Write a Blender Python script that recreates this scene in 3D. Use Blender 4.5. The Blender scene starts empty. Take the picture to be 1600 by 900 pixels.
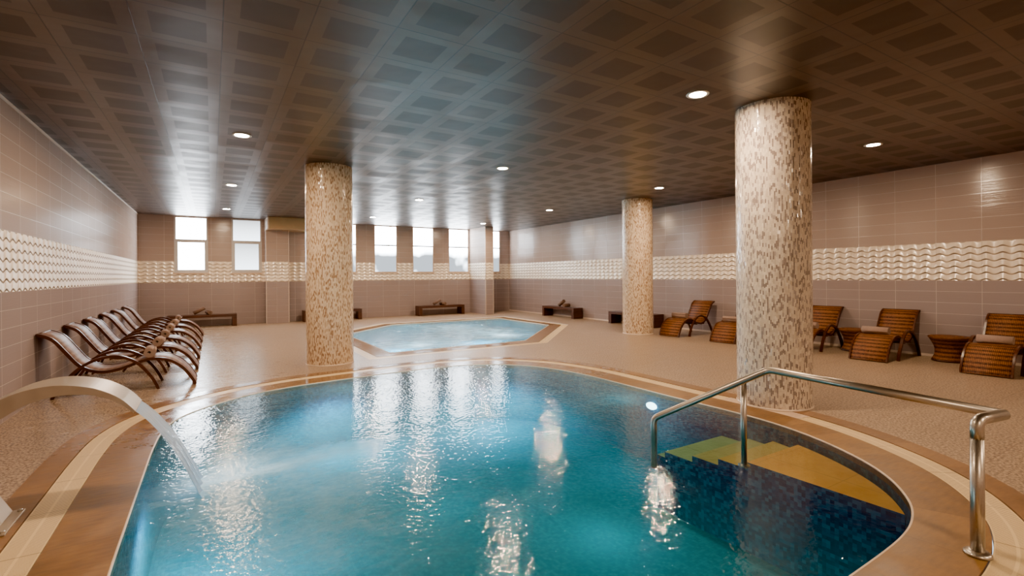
import bpy, bmesh, math, random
from mathutils import Vector, Matrix
from mathutils.geometry import tessellate_polygon
random.seed(7)
PI = math.pi
sc = bpy.context.scene
COL = sc.collection

# ------------------------------------------------------------------ dimensions (metres)
XL, XR, YB, YF, ZC = -1.955, 11.46, 18.92, -5.2, 3.57
Z1, Z2 = 1.42, 2.11
WZ = -0.007                     # water level

# ------------------------------------------------------------------ material helpers
class NT:
    def __init__(s, name):
        s.m = bpy.data.materials.new(name); s.m.use_nodes = True
        s.t = s.m.node_tree; s.t.nodes.clear()
        s.out = s.t.nodes.new('ShaderNodeOutputMaterial')
    def n(s, typ, ins=None, **kw):
        nd = s.t.nodes.new('ShaderNode' + typ)
        for k, v in kw.items(): setattr(nd, k, v)
        for k, v in (ins or {}).items(): s.set(nd.inputs[k], v)
        return nd
    def set(s, sock, v):
        if isinstance(v, bpy.types.NodeSocket): s.t.links.new(v, sock)
        elif isinstance(v, (tuple, list)) and len(v) == 3 and sock.type == 'RGBA': sock.default_value = (*v, 1)
        else: sock.default_value = v
    def M(s, op, a, b=0.0, c=0.0):
        nd = s.t.nodes.new('ShaderNodeMath'); nd.operation = op
        s.set(nd.inputs[0], a); s.set(nd.inputs[1], b); s.set(nd.inputs[2], c)
        return nd.outputs[0]
    def V(s, op, a, b=(0, 0, 0), scale=None):
        nd = s.t.nodes.new('ShaderNodeVectorMath'); nd.operation = op
        s.set(nd.inputs[0], a); s.set(nd.inputs[1], b)
        if scale is not None: s.set(nd.inputs[3], scale)
        return nd.outputs[0]
    def pos(s):
        o = s.n('TexCoord').outputs['Object']
        x = s.n('SeparateXYZ', {0: o}); return o, x.outputs[0], x.outputs[1], x.outputs[2]
    def uv(s):
        o = s.n('TexCoord').outputs['UV']
        x = s.n('SeparateXYZ', {0: o}); return o, x.outputs[0], x.outputs[1]
    def comb(s, x=0.0, y=0.0, z=0.0): return s.n('CombineXYZ', {0: x, 1: y, 2: z}).outputs[0]
    def mix(s, f, a, b):
        nd = s.n('Mix', data_type='RGBA'); s.set(nd.inputs[0], f); s.set(nd.inputs[6], a); s.set(nd.inputs[7], b)
        return nd.outputs[2]
    def noise(s, vec, scale, detail=3.0, rough=0.5, out=0):
        return s.n('TexNoise', {'Vector': vec, 'Scale': scale, 'Detail': detail, 'Roughness': rough}).outputs[out]
    def rand(s, vec, out=0):
        return s.n('TexWhiteNoise', {'Vector': vec}, noise_dimensions='3D').outputs[out]
    def ramp(s, f, stops, interp='LINEAR'):
        nd = s.n('ValToRGB', {0: f}); cr = nd.color_ramp; cr.interpolation = interp
        while len(cr.elements) < len(stops): cr.elements.new(0.5)
        for e, (p, c) in zip(cr.elements, stops):
            e.position = p; e.color = (*c, 1) if not isinstance(c, (int, float)) else (c, c, c, 1)
        return nd.outputs[0]
    def rng(s, v, a, b, c=0.0, d=1.0):
        return s.n('MapRange', {0: v, 1: a, 2: b, 3: c, 4: d}).outputs[0]
    def bump(s, h, dist=0.01, strength=1.0, normal=None):
        ins = {'Height': h, 'Distance': dist, 'Strength': strength}
        if normal is not None: ins['Normal'] = normal
        return s.n('Bump', ins).outputs[0]
    def bsdf(s, col, rough=0.5, metal=0.0, normal=None, spec=0.5, **kw):
        ins = {'Base Color': col, 'Roughness': rough, 'Metallic': metal, 'Specular IOR Level': spec}
        ins.update(kw)
        if normal is not None: ins['Normal'] = normal
        b = s.n('BsdfPrincipled', ins)
        s.t.links.new(b.outputs[0], s.out.inputs[0]); return b
    def edge(s, f, w):            # 1 near integer joints of fract value f (in tile units), w half width
        d = s.M('ABSOLUTE', s.M('SUBTRACT', s.M('FRACT', f), 0.5))
        return s.M('GREATER_THAN', d, 0.5 - w)

def lin(r, g, b):                 # sRGB 0-255 -> linear
    f = lambda c: (c / 255 / 12.92) if c / 255 <= .04045 else ((c / 255 + .055) / 1.055) ** 2.4
    return (f(r), f(g), f(b))

def mat_wall(name, axis, off):
    k = NT(name); o, x, y, z = k.pos()
    u = k.M('ADD', x if axis == 'x' else y, off)
    TW = 0.635
    low = k.M('LESS_THAN', z, Z1); up = k.M('GREATER_THAN', z, Z2)
    band = k.M('SUBTRACT', 1.0, k.M('MAXIMUM', low, up))
    hl = k.M('DIVIDE', z, Z1 / 7); hu = k.M('DIVIDE', k.M('SUBTRACT', z, Z2), (ZC - Z2) / 7); hb = k.M('DIVIDE', k.M('SUBTRACT', z, Z1), (Z2 - Z1) / 3)
    v = k.M('ADD', k.M('ADD', k.M('MULTIPLY', hl, low), k.M('MULTIPLY', hu, up)), k.M('MULTIPLY', hb, band))
    ut = k.M('DIVIDE', u, TW)
    gv = k.edge(ut, 0.005); gh = k.edge(v, 0.013)
    grout = k.M('MAXIMUM', gv, gh)
    r = k.rand(k.comb(k.M('FLOOR', ut), k.M('FLOOR', v), k.M('ADD', low, k.M('MULTIPLY', up, 7.0))))
    lines = k.noise(k.comb(k.M('MULTIPLY', u, 1.2), 0.0, k.M('MULTIPLY', z, 70.0)), 1.0, 2.0)
    tone = k.M('ADD', k.M('MULTIPLY', r, 0.10), k.M('MULTIPLY', lines, 0.16))
    lowc = k.mix(tone, lin(148, 133, 131), lin(176, 160, 157))
    upc = k.mix(tone, lin(163, 143, 132), lin(191, 171, 159))
    plain = k.mix(up, lowc, upc)
    plain = k.mix(k.M('MULTIPLY', grout, 0.85), plain, lin(222, 206, 194))
    # relief band: wave ridges with a soft upper side and a sharp lower lip
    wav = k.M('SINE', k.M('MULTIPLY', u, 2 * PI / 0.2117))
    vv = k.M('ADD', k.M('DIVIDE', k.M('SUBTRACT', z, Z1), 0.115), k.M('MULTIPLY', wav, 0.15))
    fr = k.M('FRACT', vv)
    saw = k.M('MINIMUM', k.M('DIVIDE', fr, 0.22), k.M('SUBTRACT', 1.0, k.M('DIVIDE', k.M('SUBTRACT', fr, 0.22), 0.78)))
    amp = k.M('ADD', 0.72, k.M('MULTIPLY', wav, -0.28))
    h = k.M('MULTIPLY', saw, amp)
    bandc = k.mix(k.M('MULTIPLY', k.rng(fr, 0.0, 0.2, 0.8, 0.0), amp), lin(242, 226, 204), lin(140, 106, 80))  # brown crescents: shade under the ridges painted into the band colour
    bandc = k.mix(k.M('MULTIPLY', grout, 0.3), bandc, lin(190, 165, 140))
    col = k.mix(band, plain, bandc)
    hh = k.M('ADD', k.M('MULTIPLY', h, band), k.M('MULTIPLY', grout, -0.12))
    hh = k.M('ADD', hh, k.M('MULTIPLY', k.M('MULTIPLY', lines, 0.05), k.M('SUBTRACT', 1.0, band)))
    nb = k.bump(hh, 0.035, 1.0)
    rough = k.M('ADD', k.M('MULTIPLY', band, 0.08), 0.17)
    df = k.n('BsdfDiffuse', {0: col, 'Normal': nb}).outputs[0]
    gl = k.n('BsdfGlossy', {'Color': (1, 1, 1), 'Roughness': rough, 'Normal': nb}).outputs[0]
    f = k.M('ADD', .035, k.M('ADD', k.M('MULTIPLY', band, .06), k.M('MULTIPLY', grout, .09)))
    m = k.n('MixShader', {0: f, 1: df, 2: gl}).outputs[0]
    k.t.links.new(m, k.out.inputs[0])
    return k.m

def mat_ceiling():
    k = NT('ceiling_tiles'); o, x, y, z = k.pos()
    u = k.M('DIVIDE', k.M('SUBTRACT', x, 1.884), 0.6); v = k.M('DIVIDE', k.M('SUBTRACT', y, 3.231), 0.6)
    au = k.M('ABSOLUTE', k.M('SUBTRACT', k.M('FRACT', u), .5)); av = k.M('ABSOLUTE', k.M('SUBTRACT', k.M('FRACT', v), .5))
    inset = k.M('MULTIPLY', k.M('LESS_THAN', au, .315), k.M('LESS_THAN', av, .315))
    joint = k.M('GREATER_THAN', k.M('MAXIMUM', au, av), .4915)
    cell = k.comb(k.M('FLOOR', u), k.M('FLOOR', v), 0.0)
    r = k.rand(cell)
    rc = k.n('SeparateColor', {0: k.rand(cell, 1)})
    grain = k.noise(o, 9.0, 4.0)
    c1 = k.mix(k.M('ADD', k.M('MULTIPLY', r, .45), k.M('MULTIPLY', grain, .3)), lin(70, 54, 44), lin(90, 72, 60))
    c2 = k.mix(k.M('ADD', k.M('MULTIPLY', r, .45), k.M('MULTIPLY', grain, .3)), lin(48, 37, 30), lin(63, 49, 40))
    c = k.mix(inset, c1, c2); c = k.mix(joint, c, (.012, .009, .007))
    tilt = k.M('ADD', k.M('MULTIPLY', k.M('SUBTRACT', rc.outputs[0], .5), k.M('FRACT', u)), k.M('MULTIPLY', k.M('SUBTRACT', rc.outputs[1], .5), k.M('FRACT', v)))
    h = k.M('ADD', k.M('MULTIPLY', tilt, 2.4), k.M('ADD', k.M('MULTIPLY', joint, 0.0), k.M('MULTIPLY', k.noise(o, 2.2, 2.0), .9)))
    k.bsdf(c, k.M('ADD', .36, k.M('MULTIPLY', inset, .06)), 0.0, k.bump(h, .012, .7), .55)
    return k.m

def mat_floor():
    k = NT('floor_tiles'); o, x, y, z = k.pos()
    u = k.M('DIVIDE', k.M('ADD', x, .02), .9); v = k.M('DIVIDE', k.M('ADD', y, .41), .6)
    joint = k.M('MAXIMUM', k.edge(u, .0035), k.edge(v, .005))
    r = k.rand(k.comb(k.M('FLOOR', u), k.M('FLOOR', v), 3.0))
    sp = k.noise(o, 30.0, 4.0, .75); st = k.noise(k.comb(k.M('MULTIPLY', x, 1.4), k.M('MULTIPLY', y, 6.0), 0.0), 1.6, 4.0, .6)
    speck = k.rng(k.noise(o, 46.0, 2.0, .6), .42, .58)
    base = k.mix(k.rng(st, .3, .7), lin(146, 122, 98), lin(178, 154, 130))
    base = k.mix(k.M('MULTIPLY', r, .3), base, lin(160, 138, 116))
    terr = k.mix(speck, lin(84, 64, 48), lin(192, 166, 138))
    c = k.mix(k.rng(sp, .35, .7, .45, .85), base, terr)
    c = k.mix(k.M('MULTIPLY', joint, .5), c, lin(110, 88, 70))
    h = k.M('ADD', k.M('MULTIPLY', st, .22), k.M('ADD', k.M('MULTIPLY', sp, .08), k.M('MULTIPLY', joint, -.3)))
    k.bsdf(c, k.M('ADD', k.rng(st, .3, .7, .30, .42), k.rng(x, 2.0, -1.0, 0.0, -.14)), 0, k.bump(h, .004, .7), .5)
    return k.m

def mat_coping(name='wet_brown_stone', uvlen=.6, a=(92, 62, 26), b=(158, 116, 60), rough=(.10, .3)):
    k = NT(name); o, x, y, z = k.pos(); _, u, v = k.uv()
    ut = k.M('DIVIDE', u, uvlen)
    r = k.rand(k.comb(k.M('FLOOR', ut), 1.0, 2.0))
    n = k.noise(o, 4.5, 6.0, .65); g = k.noise(k.comb(k.M('MULTIPLY', x, 6.0), k.M('MULTIPLY', y, 22.0), 0.0), 1.5, 4.0)
    f = k.M('ADD', k.M('MULTIPLY', k.rng(n, .3, .7), .45), k.M('ADD', k.M('MULTIPLY', r, .25), k.M('MULTIPLY', k.rng(g, .3, .7), .3)))
    c = k.mix(f, lin(*a), lin(*b)); j = k.edge(ut, .004)
    c = k.mix(k.M('MULTIPLY', j, .5), c, lin(90, 60, 35))
    h = k.M('ADD', k.M('MULTIPLY', n, .7), k.M('ADD', k.M('MULTIPLY', g, .15), k.M('MULTIPLY', j, -.4)))
    wet = k.rng(y, 5.0, 6.6)
    k.bsdf(c, k.M('ADD', k.M('MULTIPLY', wet, -.26), k.rng(n, .35, .65, .36, .5)), 0, k.bump(h, .003, .4), .5)
    return k.m

def mat_grate():
    k = NT('ivory_grate'); _, u, v = k.uv()
    s = k.M('FRACT', k.M('DIVIDE', u, .0165)); gap = k.M('LESS_THAN', s, .33)
    rib = k.M('LESS_THAN', k.M('ABSOLUTE', k.M('SUBTRACT', v, .5)), .04)
    ends = k.M('GREATER_THAN', k.M('ABSOLUTE', k.M('SUBTRACT', v, .5)), .46)
    seg = k.edge(k.M('DIVIDE', u, .62), .006)
    solid = k.M('MAXIMUM', rib, ends)
    gapm = k.M('MULTIPLY', gap, k.M('SUBTRACT', 1.0, k.M('MULTIPLY', solid, .85)))
    c = k.mix(gapm, lin(242, 216, 166), lin(160, 122, 78)); c = k.mix(k.M('MULTIPLY', seg, .6), c, lin(120, 85, 50))
    k.bsdf(c, .35, 0, k.bump(k.M('SUBTRACT', 1.0, gapm), .006, .5), .5)
    return k.m

def mosaic(k, a, b, size, stops):
    ua = k.M('DIVIDE', a, size); ub = k.M('DIVIDE', b, size)
    r = k.rand(k.comb(k.M('FLOOR', ua), k.M('FLOOR', ub), 5.0))
    j = k.M('MAXIMUM', k.edge(ua, .05), k.edge(ub, .05))
    return k.ramp(r, stops), j

def mat_pool(name, wall, light=1.0):
    k = NT(name); o, x, y, z = k.pos()
    if wall: _, a, b = k.uv()
    else: a, b = x, y
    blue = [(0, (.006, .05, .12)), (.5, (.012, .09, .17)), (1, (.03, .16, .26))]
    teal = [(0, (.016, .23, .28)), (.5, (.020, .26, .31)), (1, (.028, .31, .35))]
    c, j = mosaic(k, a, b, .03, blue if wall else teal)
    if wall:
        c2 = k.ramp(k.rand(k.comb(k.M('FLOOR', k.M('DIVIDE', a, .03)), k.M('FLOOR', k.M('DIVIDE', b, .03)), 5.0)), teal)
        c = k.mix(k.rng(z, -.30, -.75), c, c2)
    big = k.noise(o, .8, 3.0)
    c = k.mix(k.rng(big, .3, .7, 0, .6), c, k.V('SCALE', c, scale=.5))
    c = k.mix(k.M('MULTIPLY', j, .25), c, (.02, .06, .08))
    k.bsdf(c, .9, 0, None, .0)
    return k.m

def mat_spa():
    k = NT('pale_spa_lining'); o, x, y, z = k.pos()
    c, j = mosaic(k, x, y, .03, [(0, (.10, .52, .66)), (.5, (.20, .66, .78)), (1, (.40, .80, .88))])
    k.bsdf(c, .9, 0, None, .0); return k.m

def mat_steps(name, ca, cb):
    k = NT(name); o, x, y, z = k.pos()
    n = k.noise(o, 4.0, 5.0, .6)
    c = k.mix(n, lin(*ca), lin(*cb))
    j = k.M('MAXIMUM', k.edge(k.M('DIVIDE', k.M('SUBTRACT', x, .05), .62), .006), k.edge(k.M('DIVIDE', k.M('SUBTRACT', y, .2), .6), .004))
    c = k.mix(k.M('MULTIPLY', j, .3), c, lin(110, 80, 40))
    # tread tops take the given sand or water-tinted tone, risers are blue mosaic
    nz = k.n('SeparateXYZ', {0: k.n('NewGeometry').outputs['Normal']}).outputs[2]
    rc, rj = mosaic(k, k.M('ADD', x, y), z, .03, [(0, (.010, .045, .12)), (.5, (.016, .085, .19)), (1, (.05, .2, .33))])
    c = k.mix(k.M('GREATER_THAN', nz, .5), rc, c)
    k.bsdf(c, .9, 0, None, .0); return k.m

def mat_water(name, absorb, dens, foam_fn, scale, bumpd, rough, tint=(1, 1, 1), milk=(0, 0, 0), mk=0.0):
    k = NT(name); o, x, y, z = k.pos()
    n1 = k.noise(k.comb(k.M('MULTIPLY', x, 1.0), k.M('MULTIPLY', y, 1.0), 0.0), scale, 4.0, .55)
    n2 = k.noise(o, scale * 7.5, 2.0, .5)
    h = k.M('ADD', n1, k.M('MULTIPLY', n2, .50))
    foam = foam_fn(k, o, x, y); rough = k.M('ADD', rough, k.M('MULTIPLY', k.haze, .45)) if hasattr(k, 'haze') else rough
    if mk < .30: h = k.M('MULTIPLY', h, k.rng(k.n('VectorMath', {0: o, 1: (4.5, 1.7, 0)}, operation='DISTANCE').outputs['Value'], .6, 2.6, .3, 1.0))
    nb = k.bump(k.M('ADD', h, k.M('MULTIPLY', foam, .3)), bumpd, 1.0)
    fr = k.n('Fresnel', {'IOR': 1.333, 'Normal': nb}).outputs[0]
    tr = k.n('BsdfTransparent', {0: tint}).outputs[0]
    if mk < .30:     # clearer water over the entry steps
        ex = k.M('SUBTRACT', x, 4.7); ey = k.M('SUBTRACT', y, 2.0); mk = k.M('MULTIPLY', k.rng(k.M('SQRT', k.M('ADD', k.M('MULTIPLY', ex, ex), k.M('MULTIPLY', ey, ey))), 1.3, 2.7, .03, 1.0), mk)
    tr = k.n('MixShader', {0: mk, 1: tr, 2: k.n('MixShader', {0: .5, 1: k.n('BsdfDiffuse', {0: milk}).outputs[0], 2: k.n('BsdfTranslucent', {0: milk}).outputs[0]}).outputs[0]}).outputs[0]
    gl = k.n('BsdfGlossy', {'Color': (1, 1, 1), 'Roughness': rough, 'Normal': nb}).outputs[0]
    m1 = k.n('MixShader', {0: fr, 1: tr, 2: gl}).outputs[0]
    df = k.n('MixShader', {0: .5, 1: k.n('BsdfDiffuse', {'Color': lin(225, 242, 250), 'Normal': nb}).outputs[0], 2: k.n('BsdfTranslucent', {'Color': lin(225, 245, 255), 'Normal': nb}).outputs[0]}).outputs[0]
    m2 = k.n('MixShader', {0: foam, 1: m1, 2: df}).outputs[0]
    k.t.links.new(m2, k.out.inputs[0])
    va = k.n('VolumeAbsorption', {'Color': absorb, 'Density': dens}).outputs[0]
    k.t.links.new(va, k.out.inputs[1])
    return k.m

def foam_main(k, o, x, y):
    # white churned water fanning out from where the spout lands
    dx = k.M('SUBTRACT', x, -.12); dy = k.M('SUBTRACT', y, 4.38)
    c, s = math.cos(.16), math.sin(.16)
    a = k.M('ADD', k.M('MULTIPLY', dx, c), k.M('MULTIPLY', dy, s)); b = k.M('SUBTRACT', k.M('MULTIPLY', dy, c), k.M('MULTIPLY', dx, s))
    r = k.M('SQRT', k.M('ADD', k.M('MULTIPLY', a, a), k.M('MULTIPLY', b, b)))
    ang = k.n('Math', {0: b, 1: k.M('ADD', a, .12)}, operation='ARCTAN2').outputs[0]
    streak = k.noise(k.comb(k.M('MULTIPLY', ang, 5.0), k.M('MULTIPLY', r, .9), 0.0), 1.6, 4.0, .6)
    def ray(a0, w, L, g):
        da = k.M('DIVIDE', k.M('SUBTRACT', ang, a0), w)
        e = k.M('EXPONENT', k.M('MULTIPLY', k.M('MULTIPLY', da, da), -1.0))
        f = k.M('EXPONENT', k.M('MULTIPLY', k.M('DIVIDE', r, L), -1.0))
        return k.M('MULTIPLY', k.M('MULTIPLY', e, f), g)
    tot = k.M('ADD', ray(.0, .16, 1.1, .75), ray(.5, .35, .9, .25))
    hx = k.M('DIVIDE', k.M('SUBTRACT', x, .42), .85); hy = k.M('DIVIDE', k.M('SUBTRACT', y, 4.0), 1.35)
    haze = k.M('MULTIPLY', k.M('EXPONENT', k.M('MULTIPLY', k.M('ADD', k.M('MULTIPLY', hx, hx), k.M('MULTIPLY', hy, hy)), -1.0)), .36); k.haze = haze  # broad haze: pale ripple reflections painted in with the churned water
    ahead = k.n('MapRange', {0: a, 1: -.12, 2: .10, 3: 0.0, 4: 1.0}, interpolation_type='SMOOTHSTEP').outputs[0]
    core = k.M('MULTIPLY', k.M('EXPONENT', k.M('MULTIPLY', k.M('MULTIPLY', r, r), -30.0)), .5)
    fine = k.noise(k.comb(k.M('MULTIPLY', x, .8), k.M('MULTIPLY', y, 1.2), 0.0), 14.0, 4.0, .65)
    big = k.noise(k.comb(x, y, 3.0), 2.2, 3.0, .55)
    f = k.M('MULTIPLY', k.M('MULTIPLY', tot, ahead), k.rng(streak, .25, .7, .35, 1.15))
    f = k.M('ADD', f, k.M('MULTIPLY', haze, k.M('MULTIPLY', k.rng(fine, .3, .7, .45, 1.2), k.rng(big, .3, .65, .3, 1.3))))
    return k.n('Clamp', {0: k.M('ADD', f, core), 1: 0.0, 2: .85}).outputs[0]

def foam_spa(k, o, x, y):
    tot = None
    n = k.noise(o, 3.5, 4.0, .6)
    for cx, cy, rx, ry, g in ((6.2, 13.7, .75, .9, 1.1), (6.75, 12.2, .8, .8, .8), (6.5, 10.9, .55, .5, 1.0), (4.0, 10.8, .8, .5, .8), (5.2, 11.6, 1.6, 1.3, .25)):
        a = k.M('DIVIDE', k.M('SUBTRACT', x, cx), rx); b = k.M('DIVIDE', k.M('SUBTRACT', y, cy), ry)
        e = k.M('MULTIPLY', k.M('EXPONENT', k.M('MULTIPLY', k.M('ADD', k.M('MULTIPLY', a, a), k.M('MULTIPLY', b, b)), -1.0)), g)
        tot = e if tot is None else k.M('ADD', tot, e)
    return k.n('Clamp', {0: k.M('MULTIPLY', tot, k.rng(n, .3, .65, .25, 1.3)), 1: 0.0, 2: .92}).outputs[0]

def mat_column(name, tones, grout):
    k = NT(name); _, u, v = k.uv()
    W, L = .0155, .046
    row = k.M('FLOOR', k.M('DIVIDE', u, W))
    vs = k.M('ADD', k.M('DIVIDE', v, L), k.M('MULTIPLY', k.rand(k.comb(row, 0.0, 9.0)), 1.0))
    cellv = k.M('FLOOR', vs)
    # neighbouring pieces in a strip tend to share their tone
    r1 = k.rand(k.comb(row, cellv, 1.0)); r2 = k.rand(k.comb(row, k.M('FLOOR', k.M('DIVIDE', vs, 2.0)), 2.0))
    cl = k.noise(k.comb(k.M('MULTIPLY', u, 2.6), k.M('MULTIPLY', v, 1.6), 0.0), 1.4, 2.0)
    r = k.M('ADD', k.M('MULTIPLY', r1, .80), k.M('ADD', k.M('MULTIPLY', r2, .20), k.M('MULTIPLY', k.M('SUBTRACT', cl, .5), .1)))
    c = k.ramp(r, tones, 'CONSTANT')
    j = k.M('MAXIMUM', k.edge(k.M('DIVIDE', u, W), .07), k.edge(vs, .03))
    c = k.mix(k.M('MULTIPLY', j, .7), c, grout)
    rn = k.V('SUBTRACT', k.rand(k.comb(row, cellv, 4.0), 1), (.5, .5, .5))
    nrm = k.n('NewGeometry').outputs['Normal']
    nn = k.V('NORMALIZE', k.V('ADD', nrm, k.V('SCALE', rn, scale=.16)))
    k.bsdf(c, k.M('ADD', .16, k.M('MULTIPLY', j, .4)), 0, nn, .5)
    return k.m

def mat_wicker(name='dark_wicker', dark=(62, 30, 16), light=(176, 108, 52), gap=(26, 12, 8), contrast=1.0, rough=.5):
    k = NT(name); _, u, v = k.uv()
    nz = k.noise(k.comb(0.0, k.M('MULTIPLY', v, 9.0), 0.0), 1.0, 2.0, .5)
    wave = k.M('SINE', k.M('ADD', k.M('MULTIPLY', v, 2 * PI / .075), k.M('MULTIPLY', nz, 5.0)))
    PV = .0125; row = k.M('FLOOR', k.M('DIVIDE', v, PV)); fv = k.M('FRACT', k.M('DIVIDE', v, PV))
    uu = k.M('DIVIDE', u, .021); fu = k.M('FRACT', uu)
    over = k.M('SINE', k.M('MULTIPLY', fu, PI)); sh = k.M('SINE', k.M('MULTIPLY', fv, PI))
    r2 = k.rand(k.comb(row, k.M('FLOOR', uu), 4.0))
    f = k.n('Clamp', {0: k.M('ADD', k.M('ADD', .5, k.M('MULTIPLY', wave, .38 * contrast)), k.M('MULTIPLY', k.M('SUBTRACT', r2, .5), .35))}).outputs[0]
    c = k.mix(f, lin(*dark), lin(*light))
    dk = k.M('SUBTRACT', 1.0, k.M('MULTIPLY', k.M('POWER', over, .9), k.M('POWER', sh, .35)))
    c = k.mix(k.M('MULTIPLY', dk, .8 * contrast), c, lin(*gap))
    k.bsdf(c, rough, 0, k.bump(k.M('MULTIPLY', over, sh), .004, .6), .3)
    return k.m

def mat_wood(name, a, b, rough=.4, sc_=(3, 3, 40)):
    k = NT(name); o, x, y, z = k.pos()
    n = k.noise(k.V('MULTIPLY', o, sc_), 1.0, 4.0, .6)
    k.bsdf(k.mix(k.rng(n, .3, .7), lin(*a), lin(*b)), rough, 0, k.bump(n, .002, .4), .5)
    return k.m

def mat_plain(name, c, rough=.5, metal=0.0, nscale=30, amt=.12, bump=0.0, brushed=None):
    k = NT(name); o, x, y, z = k.pos()
    v = k.V('MULTIPLY', o, brushed) if brushed else o
    n = k.noise(v, nscale, 3.0)
    col = k.mix(n, tuple(q * (1 - amt) for q in c), tuple(min(1, q * (1 + amt)) for q in c))
    k.bsdf(col, rough if not brushed else k.rng(n, .3, .7, rough * .8, rough * 1.25), metal, k.bump(n, bump, .5) if bump else None, .5)
    return k.m

def mat_glow(name, c, s):
    k = NT(name); e = k.n('Emission', {0: c, 1: s}); k.t.links.new(e.outputs[0], k.out.inputs[0]); return k.m

def mat_pane(name, top, bot, soft=False):
    # frosted glass with daylight behind it
    k = NT(name); o, x, y, z = k.pos()
    n = k.noise(k.comb(k.M('MULTIPLY', x, 1.2), 0.0, k.M('MULTIPLY', z, .8)), 1.3, 2.0)
    g = k.n('SeparateXYZ', {0: k.n('TexCoord').outputs['Generated']}).outputs[2]
    f = k.n('Clamp', {0: k.M('ADD', k.rng(g, .55, .95), k.rng(n, .35, .75, -.25, .25))}).outputs[0] if soft else g
    st = k.rng(f, 0.0, 1.0, bot, top)
    col = k.mix(f, (.80, .90, 1.0), (.93, .97, 1.0))
    e = k.n('Emission', {0: col, 1: st}).outputs[0]
    gl = k.n('BsdfGlossy', {'Roughness': .25}).outputs[0]
    m = k.n('MixShader', {0: .06, 1: e, 2: gl}); k.t.links.new(m.outputs[0], k.out.inputs[0])
    return k.m

def mat_fall():
    k = NT('falling_water_sheet'); _, u, v = k.uv()
    s = k.noise(k.comb(k.M('MULTIPLY', u, 46.0), k.M('MULTIPLY', v, 1.6), 0.0), 1.0, 4.0, .7)
    h = k.bump(s, .01, .6)
    df = k.n('BsdfDiffuse', {0: lin(186, 218, 255), 'Normal': h}).outputs[0]
    tl = k.n('BsdfTranslucent', {0: lin(186, 222, 255)}).outputs[0]
    gl = k.n('BsdfGlossy', {0: (1, 1, 1), 'Roughness': .2, 'Normal': h}).outputs[0]
    tr = k.n('BsdfTransparent').outputs[0]
    a = k.n('MixShader', {0: .35, 1: df, 2: tl}).outputs[0]
    a = k.n('MixShader', {0: .22, 1: a, 2: gl}).outputs[0]
    f = k.rng(s, .32, .62, .40, .02)
    m = k.n('MixShader', {0: f, 1: a, 2: tr}); k.t.links.new(m.outputs[0], k.out.inputs[0])
    return k.m

MT = {}
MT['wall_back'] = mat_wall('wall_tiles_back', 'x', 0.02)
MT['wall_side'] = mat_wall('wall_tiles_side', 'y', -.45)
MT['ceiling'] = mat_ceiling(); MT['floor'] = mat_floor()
MT['coping'] = mat_coping(); MT['border'] = mat_coping('dry_brown_border', .6, (106, 74, 42), (156, 116, 72), (.3, .5))
MT['grate'] = mat_grate()
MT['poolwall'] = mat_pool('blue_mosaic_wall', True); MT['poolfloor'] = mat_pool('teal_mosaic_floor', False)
MT['spa'] = mat_spa(); MT['steps'] = [mat_steps('sand_step_tiles', (214, 146, 56), (250, 190, 96))] + [mat_steps('sage_step_tiles', *c) for c in (((186, 146, 66), (220, 184, 104)), ((160, 144, 76), (196, 182, 116)), ((134, 144, 88), (170, 180, 126)), ((112, 140, 98), (146, 172, 130)))]  # lower treads greener: deeper water's tint painted into the tile colour
MT['water'] = mat_water('pool_water', (.10, .78, .90), .6, foam_main, 3.2, .0074, .024, (1,1,1), (.01,.52,.66), .24)
MT['spawater'] = mat_water('spa_water', (.25, .86, .97), .7, foam_spa, 3.5, .02, .12, (1,1,1), (.16,.70,.88), .35)
cream = [(0, lin(158, 124, 94)), (.27, lin(196, 166, 134)), (.36, lin(222, 200, 170)), (.62, lin(232, 212, 184)), (.85, lin(212, 187, 156))]
MT['column'] = mat_column('cream_mosaic', cream, lin(196, 168, 132))
grey = [(0, lin(142, 128, 122)), (.26, lin(172, 159, 152)), (.34, lin(214, 200, 182)), (.60, lin(226, 213, 195)), (.85, lin(204, 189, 170))]
MT['column_grey'] = mat_column('grey_cream_mosaic', grey, lin(178, 160, 138))
MT['wicker'] = mat_wicker(); MT['wicker_taupe'] = mat_wicker('taupe_wicker', (112, 80, 66), (158, 122, 104), (52, 32, 24), .6, .42)  # second wicker is a lighter copy: window sheen painted into the weave
MT['rail'] = mat_wood('dark_lounger_wood', (52, 25, 13), (88, 46, 24), .32)
MT['bench'] = mat_wood('dark_bench_wood', (50, 27, 17), (84, 48, 31), .38, (2, 30, 30))
MT['towel'] = mat_plain('taupe_terry', lin(152, 126, 112), .95, 0, 90, .25, .006)
MT['towel_dark'] = mat_plain('brown_terry', lin(112, 86, 72), .95, 0, 90, .25, .006)
MT['steel'] = mat_plain('brushed_steel', (.50, .45, .39), .32, 1.0, 20, .06, 0, (60, 60, 2))
MT['spout'] = mat_plain('satin_champagne_steel', (.50, .42, .33), .42, .8, 6, .06, 0, (2, 60, 2))
MT['white'] = mat_plain('white_frame', lin(196, 192, 188), .4)
MT['darkframe'] = mat_plain('grey_transom', lin(120, 124, 130), .4)
MT['sillm'] = mat_plain('beige_sill', lin(214, 186, 160), .4)
MT['cream_trim'] = mat_plain('cream_trim', lin(214, 196, 180), .35)
MT['beam'] = mat_plain('tan_plaster', lin(176, 146, 106), .45, 0, 6, .15)
MT['lip'] = mat_plain('pale_lip', lin(226, 206, 184), .3)
MT['ring'] = mat_plain('satin_ring', lin(225, 220, 212), .35)
MT['lens'] = mat_glow('lamp_lens', (1.0, .72, .47), 1180.0)
MT['poollamp'] = mat_glow('pool_lamp', (.75, .95, 1.0), 10.0)
MT['pane_bright'] = mat_pane('daylit_frosted_glass', 32.0, 28.0)
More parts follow.
